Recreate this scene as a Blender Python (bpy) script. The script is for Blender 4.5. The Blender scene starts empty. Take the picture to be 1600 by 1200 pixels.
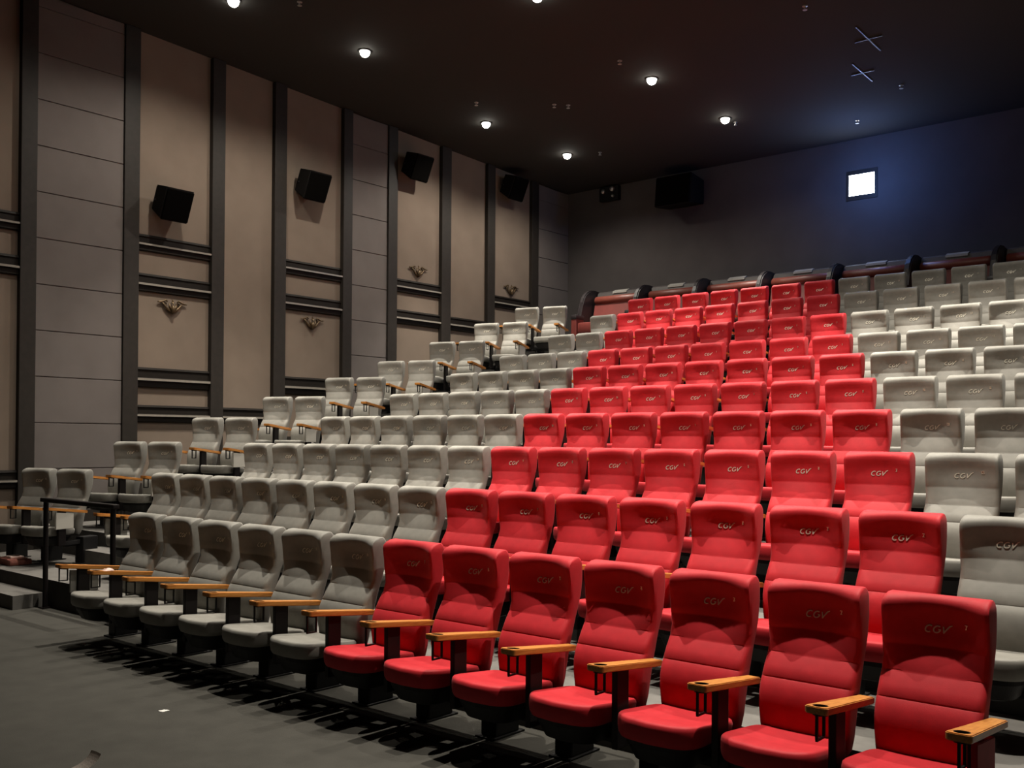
import bpy, bmesh, math, random
from mathutils import Vector, Matrix
random.seed(7)
C = bpy.context.scene.collection
sc = bpy.context.scene
R = math.radians

# ------------------------------------------------------------------ measurements
S = 0.56                                   # seat pitch
ROW_Y = [0.0, 1.182, 2.361, 3.512, 4.693, 5.874, 6.981, 8.193, 9.364, 10.540]
ROW_TOP = [1.10, 1.384, 1.713, 2.050, 2.385, 2.731, 3.064, 3.481, 3.919, 4.334]
ROW_Z = [t - 1.10 for t in ROW_TOP]
BACK_Z = 3.66                              # floor of the sofa row
WALL_X = -8.25
RIGHT_X = 8.25
BACK_Y = 12.9
FRONT_Y = -9.0
def ceil_z(y): return 7.70 - 0.04 * y
ORD = ['first', 'second', 'third', 'fourth', 'fifth', 'sixth', 'seventh', 'eighth', 'ninth', 'tenth']

# ------------------------------------------------------------------ materials
def mat(name, col, rough=0.7, metal=0.0, noise=0.0, nscale=60.0, bump=0.0, bscale=400.0, spec=0.5, sheen=0.0, emit=None, estr=0.0):
    m = bpy.data.materials.new(name); m.use_nodes = True
    nt = m.node_tree; b = nt.nodes['Principled BSDF']
    b.inputs['Base Color'].default_value = (*col, 1)
    b.inputs['Roughness'].default_value = rough
    b.inputs['Metallic'].default_value = metal
    b.inputs['Specular IOR Level'].default_value = spec
    if sheen:
        b.inputs['Sheen Weight'].default_value = sheen
        b.inputs['Sheen Roughness'].default_value = 0.5
    if emit:
        b.inputs['Emission Color'].default_value = (*emit, 1)
        b.inputs['Emission Strength'].default_value = estr
    tc = nt.nodes.new('ShaderNodeTexCoord')
    if noise:
        n = nt.nodes.new('ShaderNodeTexNoise'); n.inputs['Scale'].default_value = nscale; n.inputs['Detail'].default_value = 5
        nt.links.new(tc.outputs['Object'], n.inputs['Vector'])
        mr = nt.nodes.new('ShaderNodeMapRange')
        mr.inputs['To Min'].default_value = 1 - noise; mr.inputs['To Max'].default_value = 1 + noise
        mr.inputs['From Min'].default_value = 0.3; mr.inputs['From Max'].default_value = 0.7
        nt.links.new(n.outputs['Fac'], mr.inputs['Value'])
        mx = nt.nodes.new('ShaderNodeVectorMath'); mx.operation = 'SCALE'
        mx.inputs[0].default_value = col
        nt.links.new(mr.outputs['Result'], mx.inputs['Scale'])
        nt.links.new(mx.outputs['Vector'], b.inputs['Base Color'])
    if bump:
        n2 = nt.nodes.new('ShaderNodeTexNoise'); n2.inputs['Scale'].default_value = bscale; n2.inputs['Detail'].default_value = 3
        nt.links.new(tc.outputs['Object'], n2.inputs['Vector'])
        bp = nt.nodes.new('ShaderNodeBump'); bp.inputs['Strength'].default_value = bump; bp.inputs['Distance'].default_value = 0.002
        nt.links.new(n2.outputs['Fac'], bp.inputs['Height'])
        nt.links.new(bp.outputs['Normal'], b.inputs['Normal'])
    return m

def wood_mat(name, c1, c2):
    m = mat(name, c1, 0.38, spec=0.5)
    nt = m.node_tree; b = nt.nodes['Principled BSDF']
    tc = nt.nodes.new('ShaderNodeTexCoord'); mp = nt.nodes.new('ShaderNodeMapping')
    mp.inputs['Scale'].default_value = (60, 5, 60)
    n = nt.nodes.new('ShaderNodeTexNoise'); n.inputs['Scale'].default_value = 1.5; n.inputs['Detail'].default_value = 6
    cr = nt.nodes.new('ShaderNodeValToRGB')
    cr.color_ramp.elements[0].color = (*c2, 1); cr.color_ramp.elements[1].color = (*c1, 1)
    cr.color_ramp.elements[0].position = 0.35; cr.color_ramp.elements[1].position = 0.6
    nt.links.new(tc.outputs['Object'], mp.inputs['Vector']); nt.links.new(mp.outputs['Vector'], n.inputs['Vector'])
    nt.links.new(n.outputs['Fac'], cr.inputs['Fac']); nt.links.new(cr.outputs['Color'], b.inputs['Base Color'])
    return m

M = {}
M['red'] = mat('red_fabric', (0.41, 0.0135, 0.0205), 0.62, noise=0.08, nscale=18, bump=0.25, bscale=500, spec=0.22, sheen=0.04)
M['grey'] = mat('grey_fabric', (0.195, 0.188, 0.166), 0.6, noise=0.08, nscale=18, bump=0.25, bscale=500, spec=0.3, sheen=0.08)
M['black'] = mat('black_plastic', (0.008, 0.0075, 0.0075), 0.55, spec=0.25)
M['post'] = mat('post_metal', (0.008, 0.006, 0.006), 0.5, spec=0.2)
M['wood'] = wood_mat('arm_wood', (0.52, 0.22, 0.045), (0.38, 0.14, 0.026))
M['thread'] = mat('silver_thread', (0.80, 0.76, 0.64), 0.3, metal=0.45)
M['carpet'] = mat('front_carpet', (0.050, 0.048, 0.042), 0.95, noise=0.09, nscale=5, bump=0.6, bscale=180, spec=0.1)
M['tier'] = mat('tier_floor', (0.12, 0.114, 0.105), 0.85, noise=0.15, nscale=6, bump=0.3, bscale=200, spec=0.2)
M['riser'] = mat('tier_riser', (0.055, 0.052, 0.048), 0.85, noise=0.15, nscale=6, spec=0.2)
M['panel'] = mat('wall_fabric_brown', (0.168, 0.132, 0.104), 0.9, noise=0.07, nscale=2.2, bump=0.25, bscale=240, spec=0.1)
M['block'] = mat('wall_block_grey', (0.128, 0.112, 0.105), 0.88, noise=0.06, nscale=3, bump=0.3, bscale=160, spec=0.12)
M['dark'] = mat('dark_timber', (0.021, 0.0175, 0.0145), 0.55, noise=0.12, nscale=14, spec=0.25)
M['band'] = mat('moulding_timber', (0.012, 0.0095, 0.0075), 0.6, noise=0.12, nscale=14, spec=0.15)
M['ledge'] = mat('ledge_timber', (0.23, 0.21, 0.18), 0.35, noise=0.1, nscale=14, spec=0.5)
M['ceil'] = mat('ceiling_black', (0.034, 0.033, 0.031), 0.95, spec=0.1)
M['rear'] = mat('rear_wall', (0.075, 0.067, 0.065), 0.9, noise=0.08, nscale=2, bump=0.2, bscale=200, spec=0.1)
M['bronze'] = mat('bronze_relief', (0.10, 0.066, 0.034), 0.42, metal=0.6)
M['speaker'] = mat('speaker_cabinet', (0.006, 0.005, 0.0045), 0.8, spec=0.15, noise=0.2, nscale=40)
M['grille'] = mat('speaker_cloth', (0.0035, 0.0033, 0.003), 0.95, spec=0.0, bump=0.5, bscale=300)
M['lens'] = mat('lamp_lens', (1, 1, 1), 0.4, emit=(1.0, 0.95, 0.84), estr=45)
M['chrome'] = mat('small_metal', (0.55, 0.53, 0.5), 0.35, metal=0.8)
M['bar'] = mat('thin_bar', (0.11, 0.11, 0.115), 0.5, metal=0.3)
M['glow'] = mat('projection_glass', (0.9, 0.95, 1.0), 0.2, emit=(0.86, 0.93, 1.0), estr=25)
M['maroon'] = mat('sofa_maroon', (0.115, 0.020, 0.016), 0.5, noise=0.08, nscale=12, spec=0.4)
M['roll'] = mat('sofa_roll', (0.13, 0.030, 0.020), 0.45, noise=0.08, nscale=12, spec=0.4)
M['shell'] = mat('sofa_shell', (0.012, 0.009, 0.010), 0.4)
M['sofagrey'] = mat('sofa_back', (0.048, 0.041, 0.039), 0.6, noise=0.1, nscale=12)
M['cloth'] = mat('pale_cloth', (0.22, 0.21, 0.19), 0.8, noise=0.1, nscale=30)
M['paper'] = mat('white_paper', (0.75, 0.74, 0.70), 0.8)
M['card'] = mat('brown_card', (0.30, 0.26, 0.225), 0.85, noise=0.3, nscale=120)
M['tissue'] = mat('pink_tissue', (0.75, 0.55, 0.48), 0.8)
M['bag'] = mat('red_brown_cloth', (0.22, 0.07, 0.05), 0.8, noise=0.2, nscale=30)
M['sign'] = mat('grey_plate', (0.46, 0.44, 0.39), 0.6)

# ------------------------------------------------------------------ mesh helpers
def link(name, bm, mats, parent=None, smooth=False, angle=None, kind=None):
    me = bpy.data.meshes.new(name)
    bmesh.ops.recalc_face_normals(bm, faces=bm.faces[:])
    if smooth:
        for f in bm.faces: f.smooth = True
        if angle:
            for e in bm.edges:
                if len(e.link_faces) == 2 and e.calc_face_angle(0) > R(angle): e.smooth = False
    bm.to_mesh(me); bm.free()
    o = bpy.data.objects.new(name, me); C.objects.link(o)
    for m in (mats if isinstance(mats, (list, tuple)) else [mats]): me.materials.append(m)
    if parent: o.parent = parent
    if kind: o['kind'] = kind
    return o

def box(bm, x0, x1, y0, y1, z0, z1, bev=0.0, mi=0, rot=None):
    vs = [bm.verts.new((x, y, z)) for z in (z0, z1) for y in (y0, y1) for x in (x0, x1)]
    fs = [bm.faces.new([vs[i] for i in q]) for q in ((0, 2, 3, 1), (4, 5, 7, 6), (0, 1, 5, 4), (2, 6, 7, 3), (0, 4, 6, 2), (1, 3, 7, 5))]
    for f in fs: f.material_index = mi
    if bev:
        es = list({e for f in fs for e in f.edges})
        r = bmesh.ops.bevel(bm, geom=es, offset=bev, segments=2, affect='EDGES', profile=0.6)
        for f in r['faces']: f.material_index = mi
    return vs

def bxo(name, dims, m, parent=None, bev=0.0, kind=None):
    bm = bmesh.new(); box(bm, *dims, bev=bev)
    return link(name, bm, m, parent, kind=kind)

def loops(bm, ls, cap0=True, cap1=True, mi=0):
    rings = [[bm.verts.new(p) for p in l] for l in ls]
    n = len(rings[0])
    for a, b in zip(rings, rings[1:]):
        for i in range(n):
            f = bm.faces.new((a[i], a[(i + 1) % n], b[(i + 1) % n], b[i])); f.material_index = mi
    if cap0: bm.faces.new(rings[0][::-1]).material_index = mi
    if cap1: bm.faces.new(rings[-1]).material_index = mi
    return rings

def tube(bm, pts, r, n=8, mi=0):
    pts = [Vector(p) for p in pts]
    ls = []
    for i, p in enumerate(pts):
        d = (pts[min(i + 1, len(pts) - 1)] - pts[max(i - 1, 0)]).normalized()
        a = d.cross(Vector((0, 0, 1)))
        if a.length < 1e-3: a = d.cross(Vector((0, 1, 0)))
        a.normalize(); b = d.cross(a)
        rr = r[i] if isinstance(r, (list, tuple)) else r
        ls.append([p + rr * (math.cos(t) * a + math.sin(t) * b) for t in [2 * math.pi * k / n for k in range(n)]])
    loops(bm, ls, mi=mi)

def prism(bm, outline, axis, a, b, mi=0, bev=0.0):
    """outline in the two other axes, extruded along axis from a to b"""
    def P(u, v, w): return {'x': (w, u, v), 'y': (u, w, v), 'z': (u, v, w)}[axis]
    lo = [bm.verts.new(P(u, v, a)) for u, v in outline]; hi = [bm.verts.new(P(u, v, b)) for u, v in outline]
    n = len(lo); fs = []
    for i in range(n): fs.append(bm.faces.new((lo[i], lo[(i + 1) % n], hi[(i + 1) % n], hi[i])))
    fs.append(bm.faces.new(lo[::-1])); fs.append(bm.faces.new(hi))
    for f in fs: f.material_index = mi
    if bev:
        es = list({e for f in fs[-2:] for e in f.edges})
        bmesh.ops.bevel(bm, geom=es, offset=bev, segments=2, affect='EDGES')

def tag(o, label, cat, group=None):
    o['label'] = label; o['category'] = cat
    if group: o['group'] = group
    return o

def empty(name, loc, rz=0.0):
    o = bpy.data.objects.new(name, None); C.objects.link(o)
    o.location = loc; o.rotation_euler = (0, 0, rz); o.empty_display_size = 0.1
    return o

def copy_tree(o, parent=None):
    c = o.copy(); C.objects.link(c)
    if parent: c.parent = parent
    for ch in list(o.children): copy_tree(ch, c)
    return c

# ------------------------------------------------------------------ cinema seat
PROF = [  # z, front y, rear y, half width, wing
    (0.335, -0.090, -0.050, 0.200, 0.000), (0.36, -0.108, -0.030, 0.216, 0.000), (0.42, -0.121, -0.014, 0.222, 0.000),
    (0.50, -0.130, 0.000, 0.225, 0.000), (0.56, -0.126, 0.012, 0.227, 0.000), (0.60, -0.114, 0.022, 0.228, 0.000),
    (0.6385, -0.094, 0.033, 0.229, 0.000), (0.645, -0.086, 0.035, 0.229, 0.000), (0.6515, -0.087, 0.038, 0.229, 0.000),
    (0.70, -0.058, 0.052, 0.230, 0.000), (0.7485, -0.0190, 0.068, 0.231, 0.004), (0.755, -0.0125, 0.070, 0.231, 0.005),
    (0.7615, -0.0120, 0.073, 0.231, 0.006), (0.81, 0.0210, 0.090, 0.232, 0.020), (0.8635, 0.0405, 0.106, 0.233, 0.046),
    (0.87, 0.0455, 0.108, 0.233, 0.050), (0.8765, 0.0450, 0.111, 0.233, 0.053), (0.92, 0.0550, 0.119, 0.233, 0.068),
    (0.97, 0.0600, 0.126, 0.233, 0.078), (1.01, 0.053, 0.130, 0.233, 0.081), (1.04, 0.044, 0.132, 0.232, 0.076),
    (1.063, 0.040, 0.130, 0.231, 0.066), (1.083, 0.046, 0.122, 0.228, 0.048), (1.096, 0.062, 0.105, 0.222, 0.024),
    (1.100, 0.080, 0.087, 0.212, 0.005)]
def back_loop(z, yf, yb, hw, w):
    r = min(0.032, (yb - yf) * 0.42); cs = 4; pts = []
    nf = 13
    for i in range(nf):
        x = -(hw - r) + 2 * (hw - r) * i / (nf - 1); pts.append([x, yf, 1.0])
    for k in range(1, cs + 1):
        t = -math.pi / 2 + (math.pi / 2) * k / cs
        pts.append([hw - r + r * math.cos(t), yf + r + r * math.sin(t), 1.0 if k < cs else 0.8])
    for k in range(cs + 1):
        t = (math.pi / 2) * k / cs; pts.append([hw - r + r * math.cos(t), yb - r + r * math.sin(t), 0.0])
    for i in range(1, 5): pts.append([(hw - r) * (1 - i / 2.0) if i < 4 else -(hw - r), yb, 0.0])
    pts = pts[:-2]; pts.append([-(hw - r), yb, 0.0])
    for k in range(1, cs + 1):
        t = math.pi / 2 + (math.pi / 2) * k / cs; pts.append([-(hw - r) + r * math.cos(t), yb - r + r * math.sin(t), 0.0])
    for k in range(cs):
        t = math.pi + (math.pi / 2) * k / cs; pts.append([-(hw - r) + r * math.cos(t), yf + r + r * math.sin(t), 0.8 if k == 0 else 1.0])
    return [(x, y - w * (abs(x) / hw) ** 2.2 * k, z) for x, y, k in pts]
def front_y(x, z):
    for a, b in zip(PROF, PROF[1:]):
        if a[0] <= z <= b[0]:
            t = (z - a[0]) / (b[0] - a[0]); yf = a[1] + t * (b[1] - a[1]); w = a[4] + t * (b[4] - a[4])
            return yf - w * (abs(x) / 0.232) ** 2.2
    return -0.05

def backrest_bm():
    bm = bmesh.new(); loops(bm, [back_loop(*p) for p in PROF]); return bm
def shell_bm():                                     # moulded plastic back of the backrest
    bm = bmesh.new(); ls = []
    for z, yf, yb, hw, w in PROF[1:20:2]:
        h = hw - 0.018
        ls.append([(-h, yb - 0.004, z), (-h + 0.02, yb + 0.016, z), (h - 0.02, yb + 0.016, z), (h, yb - 0.004, z)])
    loops(bm, ls); return bm

def cushion_pts(s, z, n=44):
    hw, yb, yf = 0.228, -0.100, -0.545
    out = []
    for k in range(n):
        t = 2 * math.pi * k / n
        c, q = math.cos(t), math.sin(t); e = 0.34
        x = hw * math.copysign(abs(c) ** e, c); y = math.copysign(abs(q) ** e, q)
        yy = (yb + yf) / 2 + (yb - yf) / 2 * y
        if y < 0: yy -= 0.045 * (1 - (x / hw) ** 2) * (-y)
        cx, cy = 0.0, -0.35
        out.append((cx + (x - cx) * s, cy + (yy - cy) * s, z))
    return out
def cushion_top(x, y):
    t = min(1, max(0, (-0.115 - y) / 0.46))
    z = 0.415 + 0.050 * t - 0.020 * math.sin(math.pi * min(1, t * 1.15)) * (1 - (x / 0.243) ** 2)
    return z + 0.008 * (abs(x) / 0.243) ** 3 - 0.010 * t ** 4
def cushion_bm():
    bm = bmesh.new(); ls = []
    ls.append(cushion_pts(0.86, 0.345)); ls.append(cushion_pts(0.95, 0.350)); ls.append(cushion_pts(0.985, 0.368))
    ls.append(cushion_pts(1.0, 0.395))
    for s, dz in ((1.0, -0.028), (0.985, -0.010), (0.955, -0.002), (0.90, 0), (0.75, 0.0), (0.55, 0), (0.3, 0), (0.08, 0)):
        ls.append([(x, y, cushion_top(x, y) + dz) for x, y, _ in cushion_pts(s, 0)])
    loops(bm, ls); return bm
def pan_bm():
    bm = bmesh.new()
    loops(bm, [cushion_pts(0.50, 0.225), cushion_pts(0.68, 0.240), cushion_pts(0.84, 0.320), cushion_pts(0.84, 0.350)])
    box(bm, -0.255, 0.255, -0.30, -0.06, 0.215, 0.262, bev=0.008)     # hinge beam joining the two supports
    return bm

AX = -0.28
def tilt(p):                                        # the armrests rise a little towards the front
    x, y, z = p; return (x, y, z + (-0.11 - y) * 0.115)
def arm_bm():
    bm = bmesh.new(); out = []
    w0, w1, yr, yf, r = 0.034, 0.050, -0.045, -0.622, 0.018
    out.append((w0, yr)); out.append((w1, yf + r))
    for k in range(1, 5):
        t = math.pi / 2 * k / 4; out.append((w1 - r + r * math.cos(t), yf + r - r * math.sin(t)))
    out += [(-x, y) for x, y in reversed(out)]
    z0, z1 = 0.598, 0.630
    prism(bm, [(AX + x, y) for x, y in out], 'z', z0, z1, bev=0.004)
    for v in bm.verts: v.co = tilt(v.co)
    return bm
def cup_hole(arm):
    bm = bmesh.new()
    ls = []
    for z in (0.64, 0.75):
        ls.append([(AX + 0.031 * math.cos(t), -0.568 + 0.040 * math.sin(t), z) for t in [2 * math.pi * k / 24 for k in range(24)]])
    ls = [[(x, y, z - 0.02) for x, y, z in ls[0]], ls[1]]
    loops(bm, ls)
    cut = link('cutter', bm, M['black'])
    md = arm.modifiers.new('b', 'BOOLEAN'); md.operation = 'DIFFERENCE'; md.object = cut; md.solver = 'EXACT'
    dg = bpy.context.evaluated_depsgraph_get(); dg.update()
    me = bpy.data.meshes.new_from_object(arm.evaluated_get(dg))
    arm.modifiers.clear(); arm.data = me
    bpy.data.objects.remove(cut)
    if not me.materials: me.materials.append(M['wood'])
def cup_bm():
    bm = bmesh.new(); n = 20
    def ring(r, z): return [tilt((AX + 0.031 * r * math.cos(t), -0.568 + 0.040 * r * math.sin(t), z)) for t in [2 * math.pi * k / n for k in range(n)]]
    loops(bm, [ring(1.0, 0.590), ring(1.0, 0.6285), ring(0.93, 0.6285), ring(0.93, 0.602)])   # shallow black cup in the hole
    for dy in (-0.036, 0.036):                      # hanging wire frame below
        box(bm, AX - 0.006, AX + 0.006, -0.568 + dy - 0.004, -0.568 + dy + 0.004, 0.548, 0.655)
    box(bm, AX - 0.005, AX + 0.005, -0.608, -0.528, 0.540, 0.549)
    return bm
def post_bm():
    bm = bmesh.new(); box(bm, AX - 0.018, AX + 0.018, -0.445, -0.340, 0.235, 0.635, bev=0.006); return bm
def pedestal_bm():
    bm = bmesh.new()
    box(bm, AX - 0.060, AX + 0.060, -0.13, 0.09, 0.008, 0.32, bev=0.012)
    box(bm, AX - 0.075, AX + 0.075, -0.165, 0.125, 0.0, 0.012, bev=0.003)
    box(bm, AX - 0.012, AX + 0.012, -0.43, 0.05, 0.235, 0.285, bev=0.004)
    return bm
def ribbon(bm, pts, w, f):
    """flat stroke in the x-z plane laid on the headrest by f(x, z)"""
    n = len(pts); L = []
    for i in range(n):
        a = Vector(pts[max(i - 1, 0)]); b = Vector(pts[min(i + 1, n - 1)]); d = (b - a).normalized()
        p = Vector(pts[i]); q = Vector((-d.y, d.x)); ww = w[i] if isinstance(w, (list, tuple)) else w
        L.append((p + q * ww / 2, p - q * ww / 2))
    vf = []
    for l, r in L:
        vf.append([bm.verts.new((c.x, f(c.x, c.y) - h, c.y)) for c, h in ((l, 0.0005), (l, 0.0030), (r, 0.0030), (r, 0.0005))])
    for a, b in zip(vf, vf[1:]):
        for k in range(3): bm.faces.new((a[k], a[k + 1], b[k + 1], b[k]))
    bm.faces.new(vf[0]); bm.faces.new(vf[-1][::-1])
def arc(cx, cz, rx, rz, a0, a1, n=12):
    return [(cx + rx * math.cos(R(a0 + (a1 - a0) * k / n)), cz + rz * math.sin(R(a0 + (a1 - a0) * k / n))) for k in range(n + 1)]
def logo_bm():
    bm = bmesh.new(); z = 0.948; w = 0.0058
    sh = lambda pts: [(x + (zz - z) * 0.28, zz) for x, zz in pts]
    ribbon(bm, sh(arc(-0.038, z, 0.015, 0.0150, 55, 305)), w, front_y)                     # C
    g = arc(-0.003, z, 0.015, 0.0150, 55, 340) + [(0.012, z - 0.001), (0.002, z - 0.001)]
    ribbon(bm, sh(g), w, front_y)                                                          # G
    ribbon(bm, sh([(0.019, z + 0.0145), (0.024, z + 0.002), (0.030, z - 0.0145)]), w, front_y)  # V
    ribbon(bm, sh([(0.028, z - 0.0145), (0.037, z + 0.002), (0.045, z + 0.017), (0.056, z + 0.023)]), [w, w, w * 1.1, w * 0.5], front_y)
    return bm

digit_cache = {}
def number_mesh(n):
    if n in digit_cache: return digit_cache[n]
    cu = bpy.data.curves.new('seat_number', 'FONT'); cu.body = str(n); cu.size = 0.030; cu.extrude = 0.0012
    cu.align_x = 'CENTER'; cu.align_y = 'CENTER'
    o = bpy.data.objects.new('tmp', cu); C.objects.link(o)
    dg = bpy.context.evaluated_depsgraph_get(); dg.update()
    me = bpy.data.meshes.new_from_object(o.evaluated_get(dg))
    bpy.data.objects.remove(o)
    x, z = 0.125, 0.972
    for v in me.vertices:
        vx, vz = v.co.x + x, v.co.y + z
        v.co = (vx, front_y(vx, vz) - 0.0018 - v.co.z, vz)
    me.materials.clear(); me.materials.append(M['thread'])
    me.name = 'seat_number'
    digit_cache[n] = me
    return me

def arm_set(parent):
    a = link('armrest', arm_bm(), M['wood'], None); cup_hole(a); a.parent = parent
    link('cup_holder', cup_bm(), M['black'], a)
    link('armrest_post', post_bm(), M['post'], parent)
    link('pedestal', pedestal_bm(), M['black'], parent)

def make_seat(fabric):
    root = empty('cinema_seat', (0, 0, 0))
    b = link('backrest', backrest_bm(), M[fabric], root, smooth=True, angle=42)
    link('logo', logo_bm(), M['thread'], b)
    link('back_shell', shell_bm(), M['black'], root, smooth=True, angle=40)
    link('seat_cushion', cushion_bm(), M[fabric], root, smooth=True, angle=60)
    link('seat_pan', pan_bm(), M['black'], root)
    arm_set(root)
    return root
proto = {'red': make_seat('red'), 'grey': make_seat('grey')}
used = set()
arm_proto = [c for c in proto['grey'].children if c.name.split('.')[0] in ('armrest', 'armrest_post', 'pedestal')]

def far_arm(root):                                  # end seats carry an armrest on the other side too
    for c in arm_proto:
        k = copy_tree(c, root); k.location.x = 0.56

def end_panel(root, side, m):
    bm = bmesh.new(); x = side * 0.305
    prism(bm, [(-0.50, 0.43), (-0.25, 0.43), (-0.25, 0.60), (-0.50, 0.625)], 'x', x - 0.012, x + 0.012, bev=0.003)
    link('end_panel', bm, m, root)

def seat(fabric, x, y, z, rz, label, group, number=None):
    if fabric not in used:
        o = proto[fabric]; used.add(fabric)
    else:
        o = copy_tree(proto[fabric])
    o.location = (x, y, z); o.rotation_euler = (0, 0, rz)
    tag(o, label, 'cinema seat', group)
    if number is not None:
        bk = [c for c in o.children if c.name.startswith('backrest')][0]
        n = bpy.data.objects.new('seat_number', number_mesh(number)); C.objects.link(n); n.parent = bk
    return o
# the prototypes must be copied only from complete, untouched trees: build copies first, extras afterwards
extras = []
LAST = [6, 7, 8, 8, 9, 9, 10, 10, 11, 11]           # last column seen in each row, counted from the first red seat
FIRST = [-6, -8, -7, -6, -5, -4, -3, -2, -1, 0]
for r in range(10):
    for c in range(FIRST[r], LAST[r] + 1):
        x = (c - r) * S + 0.233
        y, z = ROW_Y[r], ROW_Z[r]
        row = ORD[r] + ' row from the front'
        if c < 0:
            k = c - FIRST[r]; pos = 'at the aisle end' if k == 0 else ('touching the red block' if c == -1 else ORD[k] + ' seat from the aisle')
            if c == -1 and k == 0: pos = 'between aisle and reds'
            lab = 'grey cinema seat, aisle side, %s, %s' % (row, pos)
            grp = 'grey seats between aisle and red block'
        elif c <= 6:
            pos = {0: 'first red from the aisle side', 6: 'last red away from the aisle'}.get(c, ORD[c] + ' red from the aisle side')
            lab = 'red cinema seat, %s, %s' % (row, pos); grp = 'red seats of the middle block'
        else:
            pos = 'touching the red block' if c == 7 else ORD[c - 7] + ' past the reds'
            lab = 'grey cinema seat beyond the reds, %s, %s' % (row, pos); grp = 'grey seats beyond the red block'
        num = (6 - (c - r)) + 1 if r < 6 else None
        o = seat('grey' if (c < 0 or c > 6) else 'red', x, y, z, 0.0, lab, grp, num)
        if c == FIRST[r] and r < 9: extras.append(('panel', o, -1, M['grey']))
        if r == 0 and c == 6: extras.append(('arm', o)); extras.append(('panel', o, 1, M['red']))
# pairs by the left wall, turned a little towards the middle of the screen
PTH = R(17.0)
for r in range(1, 10):
    for k in range(2):
        ax = -7.43 + 0.58 * k * math.cos(PTH); ay = ROW_Y[r] - 0.36 + 0.58 * k * math.sin(PTH)
        x = ax + 0.233 * math.cos(PTH); y = ay + 0.233 * math.sin(PTH)
        pr = 'frontmost pair' if r == 1 else ORD[r - 1] + ' pair from the front' if r < 9 else 'rearmost pair'
        lab = 'grey wall-side cinema seat, %s, the one nearer the %s' % (pr, 'wall' if k == 0 else 'aisle')
        o = seat('grey', x, y, ROW_Z[r], PTH, lab, 'grey seat pairs along the panelled wall')
        if k == 1:
            extras.append(('arm', o)); extras.append(('panel', o, 1, M['sign']))
for e in extras:
    if e[0] == 'arm': far_arm(e[1])
    else: end_panel(e[1], e[2], e[3])

# ------------------------------------------------------------------ stepped floor
TIER_Z = ROW_Z + [BACK_Z]
RISER_Y = [y + 0.20 for y in ROW_Y]
RISER_Y[9] = ROW_Y[9] + 0.30
bm = bmesh.new()
def quad(bm, a, b, c, d, mi):
    f = bm.faces.new([bm.verts.new(p) for p in (a, b, c, d)]); f.material_index = mi
X0, X1 = WALL_X, RIGHT_X
def flat(y0, y1, z, mi): quad(bm, (X0, y0, z), (X1, y0, z), (X1, y1, z), (X0, y1, z), mi)
flat(FRONT_Y, RISER_Y[0], 0, 0)
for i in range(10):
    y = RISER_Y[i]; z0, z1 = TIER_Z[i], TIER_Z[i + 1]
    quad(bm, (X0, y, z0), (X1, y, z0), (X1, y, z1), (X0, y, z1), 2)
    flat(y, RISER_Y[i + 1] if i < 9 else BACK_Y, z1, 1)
    if i < 9:                                       # half step in the aisle
        zm = (z0 + z1) / 2; box(bm, -6.52, -5.42, y - 0.33, y + 0.002, z0 - 0.002, zm, mi=1)
floor = link('floor', bm, [M['carpet'], M['tier'], M['riser']], kind='structure')

# ------------------------------------------------------------------ walls and ceiling
def wall_quad(name, pts, m):
    bm = bmesh.new(); bm.faces.new([bm.verts.new(p) for p in pts])
    return link(name, bm, m, kind='structure')
H = 8.2
bm = bmesh.new(); box(bm, WALL_X - 0.2, WALL_X, FRONT_Y, BACK_Y + 0.2, -0.2, H)
wl = link('wall_left', bm, M['panel'], kind='structure')
bm = bmesh.new(); box(bm, RIGHT_X, RIGHT_X + 0.2, FRONT_Y, BACK_Y + 0.2, -0.2, H)
link('wall_right', bm, M['block'], kind='structure')
bm = bmesh.new(); box(bm, WALL_X, RIGHT_X, FRONT_Y - 0.2, FRONT_Y, -0.2, H)
link('wall_front', bm, M['rear'], kind='structure')
# rear wall with the projection port cut out
PX0, PX1, PZ0, PZ1 = -1.885, -1.425, 6.175, 6.545
bm = bmesh.new()
for x0, x1, z0, z1 in ((WALL_X, PX0, 3, H), (PX1, RIGHT_X, 3, H), (PX0, PX1, 3, PZ0), (PX0, PX1, PZ1, H)):
    box(bm, x0, x1, BACK_Y, BACK_Y + 0.2, z0, z1)
link('wall_back', bm, M['rear'], kind='structure')
bm = bmesh.new()
prism(bm, [(y, z) for y, z in ((FRONT_Y, ceil_z(FRONT_Y)), (BACK_Y + .2, ceil_z(BACK_Y + .2)), (BACK_Y + .2, H + .6), (FRONT_Y, H + .6))], 'x', X0 - 0.2, X1 + 0.2)
link('ceiling', bm, M['ceil'], kind='structure')

# projection port
bm = bmesh.new()
for x0, x1, z0, z1 in ((PX0 - 0.05, PX0, PZ0 - 0.08, PZ1 + 0.08), (PX1, PX1 + 0.05, PZ0 - 0.08, PZ1 + 0.08), (PX0, PX1, PZ1, PZ1 + 0.08), (PX0, PX1, PZ0 - 0.08, PZ0)):
    box(bm, x0, x1, BACK_Y - 0.014, BACK_Y + 0.2, z0, z1)
win = link('window_1', bm, M['dark'], kind='structure')
bm = bmesh.new(); box(bm, PX0, PX1, BACK_Y - 0.012, BACK_Y + 0.01, PZ0, PZ1)
g = link('pane', bm, M['glow'], win); g['label'] = 'brightly lit white projection glass'

tn = [0]
def trim(dims, m='dark', bev=0.0):
    tn[0] += 1
    return bxo('trim_%d' % tn[0], dims, M[m], bev=bev, kind='structure')
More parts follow.
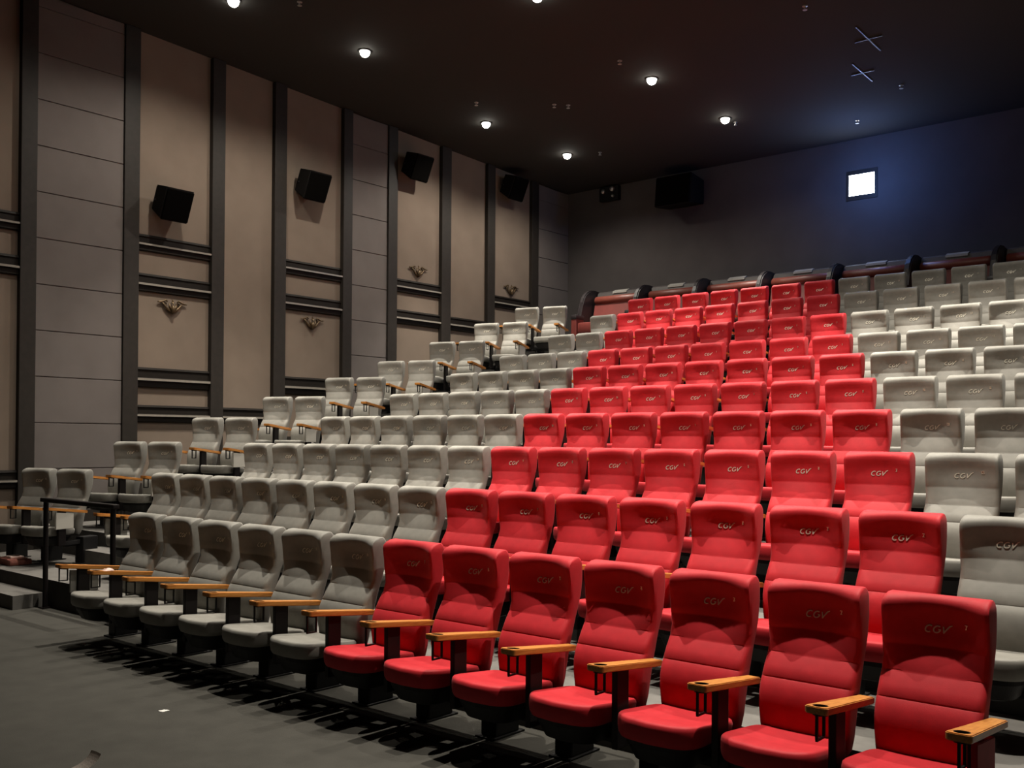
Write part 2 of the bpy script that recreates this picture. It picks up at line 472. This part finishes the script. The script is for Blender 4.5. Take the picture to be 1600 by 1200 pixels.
# vertical pilasters on the left wall
PIL = [(-1.20, -0.98), (1.09, 1.30), (2.51, 2.74), (3.92, 4.14), (5.06, 5.29), (6.48, 6.68), (7.52, 7.74), (8.89, 9.14), (10.20, 10.42), (11.60, 11.82)]
def zfloor(y):
    z = 0
    for i in range(10):
        if y > RISER_Y[i]: z = TIER_Z[i + 1]
    return z
for a, b in PIL: trim((WALL_X - 0.01, WALL_X + 0.085, a, b, zfloor(a) - 0.1, ceil_z(b)), bev=0.008)
# stepped mouldings in the framed bays
def moulding(y0, y1, zt, zb):
    tn[0] += 1
    bm = bmesh.new(); x = WALL_X
    h = zt - zb
    prof = [(x - .01, zt), (x + .035, zt), (x + .045, zt - .03), (x + .03, zt - .045), (x + .03, zb + h * .50), (x + .075, zb + h * .46),
            (x + .075, zb + h * .35), (x + .04, zb + h * .30), (x + .04, zb + .015), (x + .02, zb), (x - .01, zb)]
    prism(bm, prof, 'y', y0, y1); bm.normal_update()
    for f in bm.faces:
        c = f.calc_center_median()
        if abs(c.z - (zb + h * .41)) < h * .06 and f.normal.x > 0.8: f.material_index = 1
    return link('trim_%d' % tn[0], bm, [M['band'], M['ledge']], kind='structure')
LV = [(4.68, 4.44), (4.12, 3.86), (2.77, 2.48), (2.23, 1.98), (1.33, 1.09)]
BAYS = [(-0.98, 1.09, (0, 1, 4)), (2.74, 3.92, (0, 1, 2, 3)), (5.29, 6.48, (0, 1, 2)), (7.74, 8.89, (0, 1)), (10.42, 11.60, (0,)), (4.14, 5.06, (3,)), (9.14, 10.20, (1,))]
for y0, y1, ls in BAYS:
    for l in ls: moulding(y0, y1, *LV[l])
# horizontally grooved block panels
def blocks(name, y0, y1, z0, z1, zs):
    bm = bmesh.new(); zz = [z0] + [z for z in zs if z0 + .1 < z < z1 - .1] + [z1]
    for a, b in zip(zz, zz[1:]):
        box(bm, WALL_X - 0.01, WALL_X + 0.05, y0, y1, a + 0.006, b - 0.006, bev=0.004)
    box(bm, WALL_X - 0.01, WALL_X + 0.036, y0, y1, z0, z1)
    o = link(name, bm, M['block'], wl); o['kind'] = 'structure'
    return o
ZS = [0.12 + 0.61 * k for k in range(13)]
blocks('panel', 1.30, 2.51, zfloor(1.3), ceil_z(2.51), ZS)
blocks('panel', 6.68, 7.52, zfloor(6.7), ceil_z(7.52), [z + 0.04 for z in ZS])
blocks('panel', 11.82, BACK_Y, zfloor(11.9), ceil_z(BACK_Y), [z + 0.04 for z in ZS])
# stepped dark skirting following the tiers
bm = bmesh.new()
for i in range(11):
    y0 = FRONT_Y if i == 0 else RISER_Y[i - 1]; y1 = RISER_Y[i] if i < 10 else BACK_Y
    box(bm, WALL_X - .01, WALL_X + 0.058, y0, y1, TIER_Z[i], TIER_Z[i] + 0.16)
link('baseboard_left', bm, M['dark'], kind='structure')

# ------------------------------------------------------------------ wall speakers and reliefs
def make_speaker():
    root = empty('wall_speaker', (0, 0, 0))         # local x is away from the wall
    bm = bmesh.new()
    w, h, d = 0.25, 0.27, 0.34
    prism(bm, [(0.0, -h * 0.72), (d, -h), (d, h), (0.0, h * 0.80)], 'y', -w, w, bev=0.02)
    cab = link('cabinet', bm, M['speaker'], root)
    bm = bmesh.new(); box(bm, d, d + 0.02, -w + 0.015, w - 0.015, -h + 0.02, h - 0.02, bev=0.008)
    gr = link('grille', bm, M['grille'], root)
    for c in (cab, gr):
        c.rotation_euler = (0, R(24), 0); c.location = (0.12, 0, 0)
    bm = bmesh.new()
    box(bm, -0.005, 0.02, -0.08, 0.08, -0.14, 0.14, bev=0.004)
    tube(bm, [(0.01, 0, 0), (0.09, 0, 0.0), (0.17, 0, 0.0)], 0.025)
    for s in (-1, 1): tube(bm, [(0.05, 0, 0), (0.07, s * 0.2, -0.01), (0.2, s * 0.262, -0.05)], 0.012)
    link('bracket', bm, M['black'], root)
    return root
sp0 = make_speaker()
SPK = [(3.16, 5.22, 'black wall speaker just above the moulding ledge in first framed bay'),
       (5.69, 5.99, 'black wall speaker high in the framed bay over the second relief'),
       (8.06, 6.80, 'dim black wall speaker near the ceiling over the third relief'),
       (10.80, 6.96, 'dim black wall speaker near ceiling in rearmost framed bay')]
for i, (y, z, lab) in enumerate(SPK):
    o = sp0 if i == 0 else copy_tree(sp0)
    o.location = (WALL_X, y, z); o.scale = (0.88, 0.88, 0.88); tag(o, lab, 'speaker', 'speakers on the panelled side wall')

def make_relief():
    bm = bmesh.new()
    def P(y, z, x=0.03): return (x, y, z)
    for s in (-1, 1):
        tube(bm, [P(s * 0.02, -0.085), P(s * 0.075, -0.045), P(s * 0.125, 0.005), P(s * 0.16, 0.045)], [0.02, 0.02, 0.016, 0.01], 8)
        tube(bm, [P(s * 0.235, 0.048), P(s * 0.19, 0.052), P(s * 0.15, 0.062), P(s * 0.105, 0.085), P(s * 0.08, 0.065), P(s * 0.095, 0.04), P(s * 0.115, 0.05)], [0.008, 0.014, 0.016, 0.015, 0.013, 0.011, 0.007], 8)
        tube(bm, [P(s * 0.01, -0.06, .04), P(s * 0.05, -0.01, .045), P(s * 0.06, 0.045, .04)], [0.022, 0.018, 0.006], 8)
    tube(bm, [P(0, -0.11), P(0, -0.08, .045), P(0, -0.02, .06), P(0, 0.05, .05), P(0, 0.10, .03)], [0.012, 0.034, 0.034, 0.022, 0.006], 10)
    return link('wall_relief', bm, M['bronze'], None, smooth=True)
rl0 = make_relief()
REL = [(3.30, 3.69, 'bronze scroll relief in first framed bay, below the two upper mouldings'),
       (5.87, 3.69, 'bronze scroll relief in second framed bay, between mouldings below the speaker'),
       (8.32, 4.88, 'bronze scroll relief just above the upper moulding of third framed bay'),
       (10.99, 4.85, 'small bronze scroll relief above moulding in the rearmost framed bay')]
for i, (y, z, lab) in enumerate(REL):
    o = rl0 if i == 0 else rl0.copy()
    if i: C.objects.link(o)
    o.location = (WALL_X - 0.002, y, z); tag(o, lab, 'wall relief', 'bronze reliefs on the panelled wall')

# rear wall equipment
o = empty('rear_speaker', (-5.19, BACK_Y - 0.36, 6.70))
bm = bmesh.new(); prism(bm, [(-0.26, -0.30), (0.30, -0.24), (0.30, 0.24), (-0.20, 0.30)], 'x', -0.40, 0.40, bev=0.015); link('cabinet', bm, M['speaker'], o)
bm = bmesh.new(); prism(bm, [(-0.285, -0.28), (-0.262, -0.28), (-0.202, 0.28), (-0.225, 0.28)], 'x', -0.38, 0.38); link('grille', bm, M['grille'], o)
bm = bmesh.new(); box(bm, -0.12, 0.12, 0.28, 0.362, -0.1, 0.1); link('bracket', bm, M['black'], o)
tag(o, 'dark speaker box on the rear wall below the ceiling', 'speaker')
o = empty('emergency_lamp', (-7.05, BACK_Y - 0.02, 7.03))
bm = bmesh.new(); box(bm, -0.24, 0.24, -0.10, 0.02, -0.17, 0.13, bev=0.012); link('housing', bm, M['black'], o)
for x, z, r in ((-0.13, 0.03, 0.05), (0.10, 0.06, 0.055), (0.12, -0.09, 0.03)):
    bm = bmesh.new()
    loops(bm, [[(x + q * r * math.cos(t), -d, z + q * r * math.sin(t)) for t in [2 * math.pi * k / 14 for k in range(14)]] for q, d in ((1, .095), (1, .12), (.8, .14), (.4, .15))])
    link('lens', bm, M['chrome'], o, smooth=True)
tag(o, 'small unlit fixture with three round lenses in the rear corner', 'emergency light')

# ------------------------------------------------------------------ ceiling fittings
def make_lamp():
    root = empty('downlight', (0, 0, 0))
    bm = bmesh.new(); n = 24
    def ring(r, z): return [(r * math.cos(t), r * math.sin(t), z) for t in [2 * math.pi * k / n for k in range(n)]]
    loops(bm, [ring(0.10, 0.02), ring(0.10, -0.012), ring(0.080, -0.016), ring(0.078, 0.02)])
    link('bezel', bm, M['black'], root, smooth=True, angle=40)
    bm = bmesh.new()
    loops(bm, [ring(0.072, 0.01), ring(0.072, -0.02)] + [ring(0.072 * math.cos(R(a)), -0.02 - 0.072 * math.sin(R(a))) for a in (15, 30, 45, 60, 75, 86)])
    link('lens', bm, M['lens'], root, smooth=True)
    return root
def spot(x, y, z, power, ang, blend, aim=None, col=(1.0, 0.92, 0.80), rad=0.045):
    d = bpy.data.lights.new('spot', 'SPOT'); d.energy = power; d.color = col; d.spot_size = R(ang); d.spot_blend = blend; d.shadow_soft_size = rad
    o = bpy.data.objects.new('spot', d); C.objects.link(o); o.location = (x, y, z)
    if aim: o.rotation_euler = (Vector(aim) - Vector((x, y, z))).to_track_quat('-Z', 'Y').to_euler()
    return o
LAMPS = [(-6.32, 3.02, 'ceiling downlight nearest the screen, over the side aisle, second framed bay'),
         (-6.12, 5.14, 'lit ceiling downlight second from the front beside the panelled wall'),
         (-6.67, 8.45, 'lit ceiling downlight third from the front beside the panelled wall'),
         (-6.54, 10.65, 'lit ceiling downlight rearmost beside the panelled wall'),
         (-3.25, 8.46, 'large bright ceiling downlight over the middle rows of red seats'),
         (-3.15, 10.63, 'bright ceiling downlight over the rearmost rows of red seats'),
         (-2.98, 5.30, 'ceiling downlight cut by top edge of picture, over the red seats')]
WIDE, NARROW = 350, 1650
POWER = {0: 1.0, 1: 1.0, 2: 1.0, 3: 0.8, 4: 1.0, 5: 1.0, 6: 1.0}
lamp0 = make_lamp()
for i, (x, y, lab) in enumerate(LAMPS):
    o = lamp0 if i == 0 else copy_tree(lamp0)
    z = ceil_z(y); o.location = (x, y, z); o.rotation_euler = (R(-2.3), 0, 0)
    tag(o, lab, 'ceiling light', 'lit ceiling downlights')
    k = POWER[i]
    spot(x, y, z - 0.10, WIDE * k * (1.0 if x < -5 else 0.3), 150, 0.6); spot(x, y, z - 0.10, NARROW * k, 66, 0.9)
# lamps of the same grid above and beside the frame (only their light is seen)
for x, y, k, kn in ((-3.0, 3.02, 1.2, 1.2), (0.2, 5.2, 1.2, 1.2), (0.2, 3.02, 1.2, 1.2), (3.3, 3.02, 1.2, 1.2), (3.3, 5.2, 1.0, 1.0), (0.9, 7.4, 0.6, 1.6),
                    (3.2, 8.4, 0.5, 1.0), (3.4, 10.4, 0.1, 0.3), (-6.2, 1.0, 0.45, 0.4), (-3.0, 0.95, 0.7, 0.9), (0.2, 0.5, 0.9, 1.2), (3.3, 0.35, 0.9, 1.35)):
    z = ceil_z(y)
    spot(x, y, z - 0.10, WIDE * k * 0.35, 150, 0.6); spot(x, y, z - 0.10, NARROW * kn, 66, 0.9)
# unseen blue point light added before the port to imitate the glare around it
d = bpy.data.lights.new('port_glare_fill', 'POINT'); d.energy = 60; d.color = (0.16, 0.34, 1.0); d.shadow_soft_size = 0.12
o = bpy.data.objects.new('port_glare_fill', d); C.objects.link(o); o.location = (-1.40, BACK_Y - 0.95, 6.36)

bm = bmesh.new(); n = 12
def ring(r, z): return [(r * math.cos(t), r * math.sin(t), z) for t in [2 * math.pi * k / n for k in range(n)]]
loops(bm, [ring(0.035, 0.0), ring(0.035, -0.012), ring(0.014, -0.016), ring(0.014, -0.05), ring(0.03, -0.053), ring(0.03, -0.058)])
sk0 = link('sprinkler_head', bm, M['chrome'], None, smooth=True, angle=40)
SPR = [(-5.64, 3.58, 'small sprinkler head on the ceiling near the front aisle downlight'),
       (-6.15, 7.62, 'small sprinkler head just before the third aisle downlight'),
       (-5.14, 8.44, 'small sprinkler head, aisle-side one of a close pair'),
       (-4.97, 8.60, 'small sprinkler head, the one of a close pair farther from the wall'),
       (-3.27, 7.61, 'small sprinkler head beside the large middle downlight'),
       (-5.95, 10.91, 'small sprinkler head beside the rearmost aisle downlight'),
       (-0.38, 7.58, 'small sprinkler head at top of picture, before the crossed bars'),
       (-0.28, 10.88, 'small sprinkler head behind the crossed ceiling bars'),
       (-1.39, 11.98, 'small sprinkler head above the projection window'),
       (-3.10, 10.90, 'small sprinkler head touching the rear middle downlight')]
for i, (x, y, lab) in enumerate(SPR):
    o = sk0 if i == 0 else sk0.copy()
    if i: C.objects.link(o)
    o.location = (x, y, ceil_z(y) + 0.004); tag(o, lab, 'sprinkler', 'sprinkler heads on the ceiling')
for (x, y), la, lb, lab in (((-0.08, 8.98), 0.46, 0.19, 'thin crossed metal bars on the ceiling, the pair nearer the screen'),
                            ((-0.57, 10.06), 0.40, 0.17, 'thin crossed metal bars on the ceiling, the pair nearer the projector')):
    o = empty('ceiling_cross', (x, y, ceil_z(y) - 0.004)); o.rotation_euler = (R(-2.3), 0, 0)
    bm = bmesh.new(); box(bm, -0.008, 0.008, -la, la, -0.012, 0.004); link('bar', bm, M['bar'], o)
    bm = bmesh.new(); box(bm, -lb, lb, -0.008, 0.008, -0.014, 0.002); link('bar', bm, M['bar'], o)
    tag(o, lab, 'ceiling bars', 'crossed bars on the ceiling')

# ------------------------------------------------------------------ sofa row at the back
def make_sofa():
    root = empty('couple_sofa', (0, 0, 0))          # local x from shell to shell, origin at its aisle end
    def shell(x):
        bm = bmesh.new(); out = []
        out += [(0.50, 0.0), (0.50, 1.10)]
        out += [(0.25 + 0.27 * math.cos(R(a)), 1.10 + 0.055 * math.sin(R(a))) for a in (40, 90)]
        out += [(0.20 - 0.40 * math.sin(R(a)), 0.78 + 0.375 * math.cos(R(a))) for a in (15, 30, 45, 60, 75, 90)]
        out += [(-0.24, 0.58), (-0.30, 0.50), (-0.34, 0.0)]
        prism(bm, out, 'x', x, x + 0.10, bev=0.02)
        return bm
    link('side_shell', shell(0.0), M['shell'], root)
    bm = bmesh.new()
    prism(bm, [(0.14, 0.42), (0.30, 0.42), (0.44, 1.02), (0.42, 1.11), (0.36, 1.13), (0.29, 1.10), (0.26, 1.00)], 'x', 0.12, 1.26, bev=0.012)
    link('backrest', bm, M['sofagrey'], root, smooth=True, angle=35)
    bm = bmesh.new(); prism(bm, [(0.05, 0.40), (0.16, 0.40), (0.27, 0.86), (0.16, 0.86)], 'x', 0.13, 1.25, bev=0.02)
    link('back_cushion', bm, M['maroon'], root, smooth=True, angle=35)
    bm = bmesh.new()
    prof = [(0.0, 0.1), (0.012, 0.75), (0.03, 1.0), (0.55, 1.02), (0.55, 1.02), (1.07, 1.0), (1.088, 0.75), (1.10, 0.1)]
    loops(bm, [[(0.13 + a, 0.20 + 0.085 * q * math.cos(t), 0.93 + 0.085 * q * math.sin(t)) for t in [2 * math.pi * k / 18 for k in range(18)]] for a, q in prof])
    link('headrest_roll', bm, M['roll'], root, smooth=True, angle=50)
    bm = bmesh.new(); prism(bm, [(0.285, 1.098), (0.36, 1.136), (0.42, 1.118), (0.42, 1.128), (0.36, 1.148), (0.275, 1.108), (0.262, 1.07), (0.268, 1.06)], 'x', 0.50, 0.84)
    link('headrest_cover', bm, M['cloth'], root)
    bm = bmesh.new(); box(bm, 0.12, 1.26, -0.42, 0.12, 0.22, 0.44, bev=0.05); link('seat_cushion', bm, M['maroon'], root, smooth=True, angle=40)
    bm = bmesh.new(); box(bm, 0.12, 1.26, -0.36, 0.42, 0.0, 0.24); link('base', bm, M['black'], root)
    for x in (0.0,):
        bm = bmesh.new(); box(bm, x - 0.02, x + 0.13, -0.46, -0.18, 0.50, 0.60, bev=0.03); link('armrest', bm, M['shell'], root, smooth=True, angle=40)
        bm = bmesh.new(); box(bm, x - 0.01, x + 0.12, -0.45, -0.19, 0.0, 0.52, bev=0.02); link('arm_front', bm, M['maroon'], root)
    return root
sf = make_sofa()
sofas = []
for i in range(7):
    o = sf if i == 0 else copy_tree(sf)
    o.location = (-6.88 + 1.285 * i, 11.72, BACK_Z)
    pos = ['at the aisle end', 'second from the aisle end', 'third from the aisle end', 'fourth from the aisle end', 'fifth from the aisle end', 'sixth from the aisle end', 'seventh from the aisle end'][i]
    tag(o, 'dark-shelled maroon couple sofa in the back row, ' + pos, 'sofa', 'couple sofas along the rear wall')

# ------------------------------------------------------------------ handrail and loose things
o = empty('handrail', (-5.30, 0.145, 0.0))
for x in (0.0, 1.38):
    bm = bmesh.new(); tube(bm, [(x, 0, 0.0), (x, 0, 1.10)], 0.026, 12); box(bm, x - .05, x + .05, -.05, .05, 0.0, 0.012); link('post', bm, M['post'], o, smooth=True, angle=40)
bm = bmesh.new(); box(bm, -0.07, 1.44, -0.035, 0.035, 1.095, 1.14, bev=0.012); link('rail', bm, M['post'], o)
tag(o, 'black handrail on two posts at the front end of the aisle', 'handrail')

def crumple(name, pts, seed, h, m, th=0.003):
    rnd = random.Random(seed); bm = bmesh.new()
    c = Vector((sum(p[0] for p in pts) / len(pts), sum(p[1] for p in pts) / len(pts)))
    ls = []
    for s in (1.0, 0.7, 0.4, 0.12):
        ls.append([(c.x + (p[0] - c.x) * s, c.y + (p[1] - c.y) * s, th + h * (1 - s) * rnd.uniform(0.5, 1.2) + (rnd.uniform(0, h * .4) if s < 1 else 0)) for p in pts])
    ls.insert(0, [(p[0], p[1], 0.0) for p in pts])
    loops(bm, ls)
    return link(name, bm, m, None)
o = crumple('paper_scrap', [(-0.05, -0.012), (-0.01, -0.03), (0.035, -0.02), (0.045, 0.02), (0.05, 0.07), (0.025, 0.06), (0.012, 0.02), (-0.02, 0.012)], 3, 0.008, M['paper'])
o.location = (-0.89, -1.11, 0.0); o.scale = (0.55, 0.55, 0.8); o.rotation_euler = (0, 0, R(10)); tag(o, 'small white paper scrap lying on the dark front carpet', 'paper scrap')
# curled card on the carpet at the bottom of the picture
bm = bmesh.new(); g = []
for i in range(7):
    row = []
    for j in range(9):
        u = i / 6.0; v = j / 8.0
        a = R(15 + 62 * v)
        row.append(bm.verts.new((0.13 * u - 0.065 + 0.02 * v, -0.16 + 0.19 * math.sin(a) * 0.9 + 0.02 * u, 0.004 + 0.17 * (1 - math.cos(a)) + 0.006 * math.sin(3 * u))))
    g.append(row)
for i in range(6):
    for j in range(8): bm.faces.new((g[i][j], g[i + 1][j], g[i + 1][j + 1], g[i][j + 1]))
r = bmesh.ops.solidify(bm, geom=bm.faces[:], thickness=0.004)
for f in bm.faces:
    if f.calc_area() < 0.00025: f.material_index = 1
card = link('curled_card', bm, [M['card'], M['paper']], None)
card.scale = (0.8, 0.8, 0.62); card.location = (-0.17, -1.94, 0.0); card.rotation_euler = (0, 0, R(-8)); tag(card, 'curled brown card with white edge on the carpet at the bottom', 'card')
o = crumple('tissue', [(-0.035, -0.04), (0.03, -0.045), (0.036, 0.03), (-0.02, 0.045)], 5, 0.02, M['tissue'])
o.location = (-2 * S - 0.035 - 3 * S - 0.003, -0.46, 0.672); tag(o, 'crumpled pale pink tissue on front-row wooden armrest near the aisle', 'tissue')
o = empty('cloth_bag', (-6.84, 0.50, ROW_Z[1]))
bm = bmesh.new(); box(bm, -0.22, 0.16, -0.13, 0.13, 0.0, 0.07, bev=0.03)
for v in bm.verts: v.co.z += 0.012 * math.sin(v.co.x * 23) * (v.co.z > 0.03)
link('bag_body', bm, M['bag'], o, smooth=True, angle=50)
bm = bmesh.new(); box(bm, -0.10, 0.06, -0.08, 0.08, 0.066, 0.10, bev=0.015); link('folded_lining', bm, M['tissue'], o, smooth=True, angle=50)
tag(o, 'small flat reddish bag with pale pink top on the aisle platform', 'bag')

# ------------------------------------------------------------------ camera
cam = bpy.data.cameras.new('camera'); cam.sensor_width = 36.0; cam.lens = 1547.94 / 1600 * 36.0
cam.shift_y = (673.76 - 600) / 1600; cam.clip_end = 100
co = bpy.data.objects.new('camera', cam); C.objects.link(co)
yaw, pitch, roll = 0.7026, 0.0070, 0.0071
cy, sy, cp, sp_ = math.cos(yaw), math.sin(yaw), math.cos(pitch), math.sin(pitch)
f = Vector((-sy * cp, cy * cp, sp_)); r = Vector((cy, sy, 0)); u = r.cross(f)
r2 = math.cos(roll) * r + math.sin(roll) * u; u2 = -math.sin(roll) * r + math.cos(roll) * u
co.matrix_world = Matrix(((r2.x, u2.x, -f.x, 5.0031), (r2.y, u2.y, -f.y, -4.5707), (r2.z, u2.z, -f.z, 1.7907), (0, 0, 0, 1)))
sc.camera = co

w = bpy.data.worlds.new('world'); w.use_nodes = True; sc.world = w
w.node_tree.nodes['Background'].inputs[0].default_value = (0.010, 0.009, 0.008, 1)
sc.view_settings.view_transform = 'Standard'; sc.view_settings.look = 'None'; sc.view_settings.exposure = 0.0; sc.view_settings.gamma = 1.0
sc.view_settings.use_curve_mapping = False
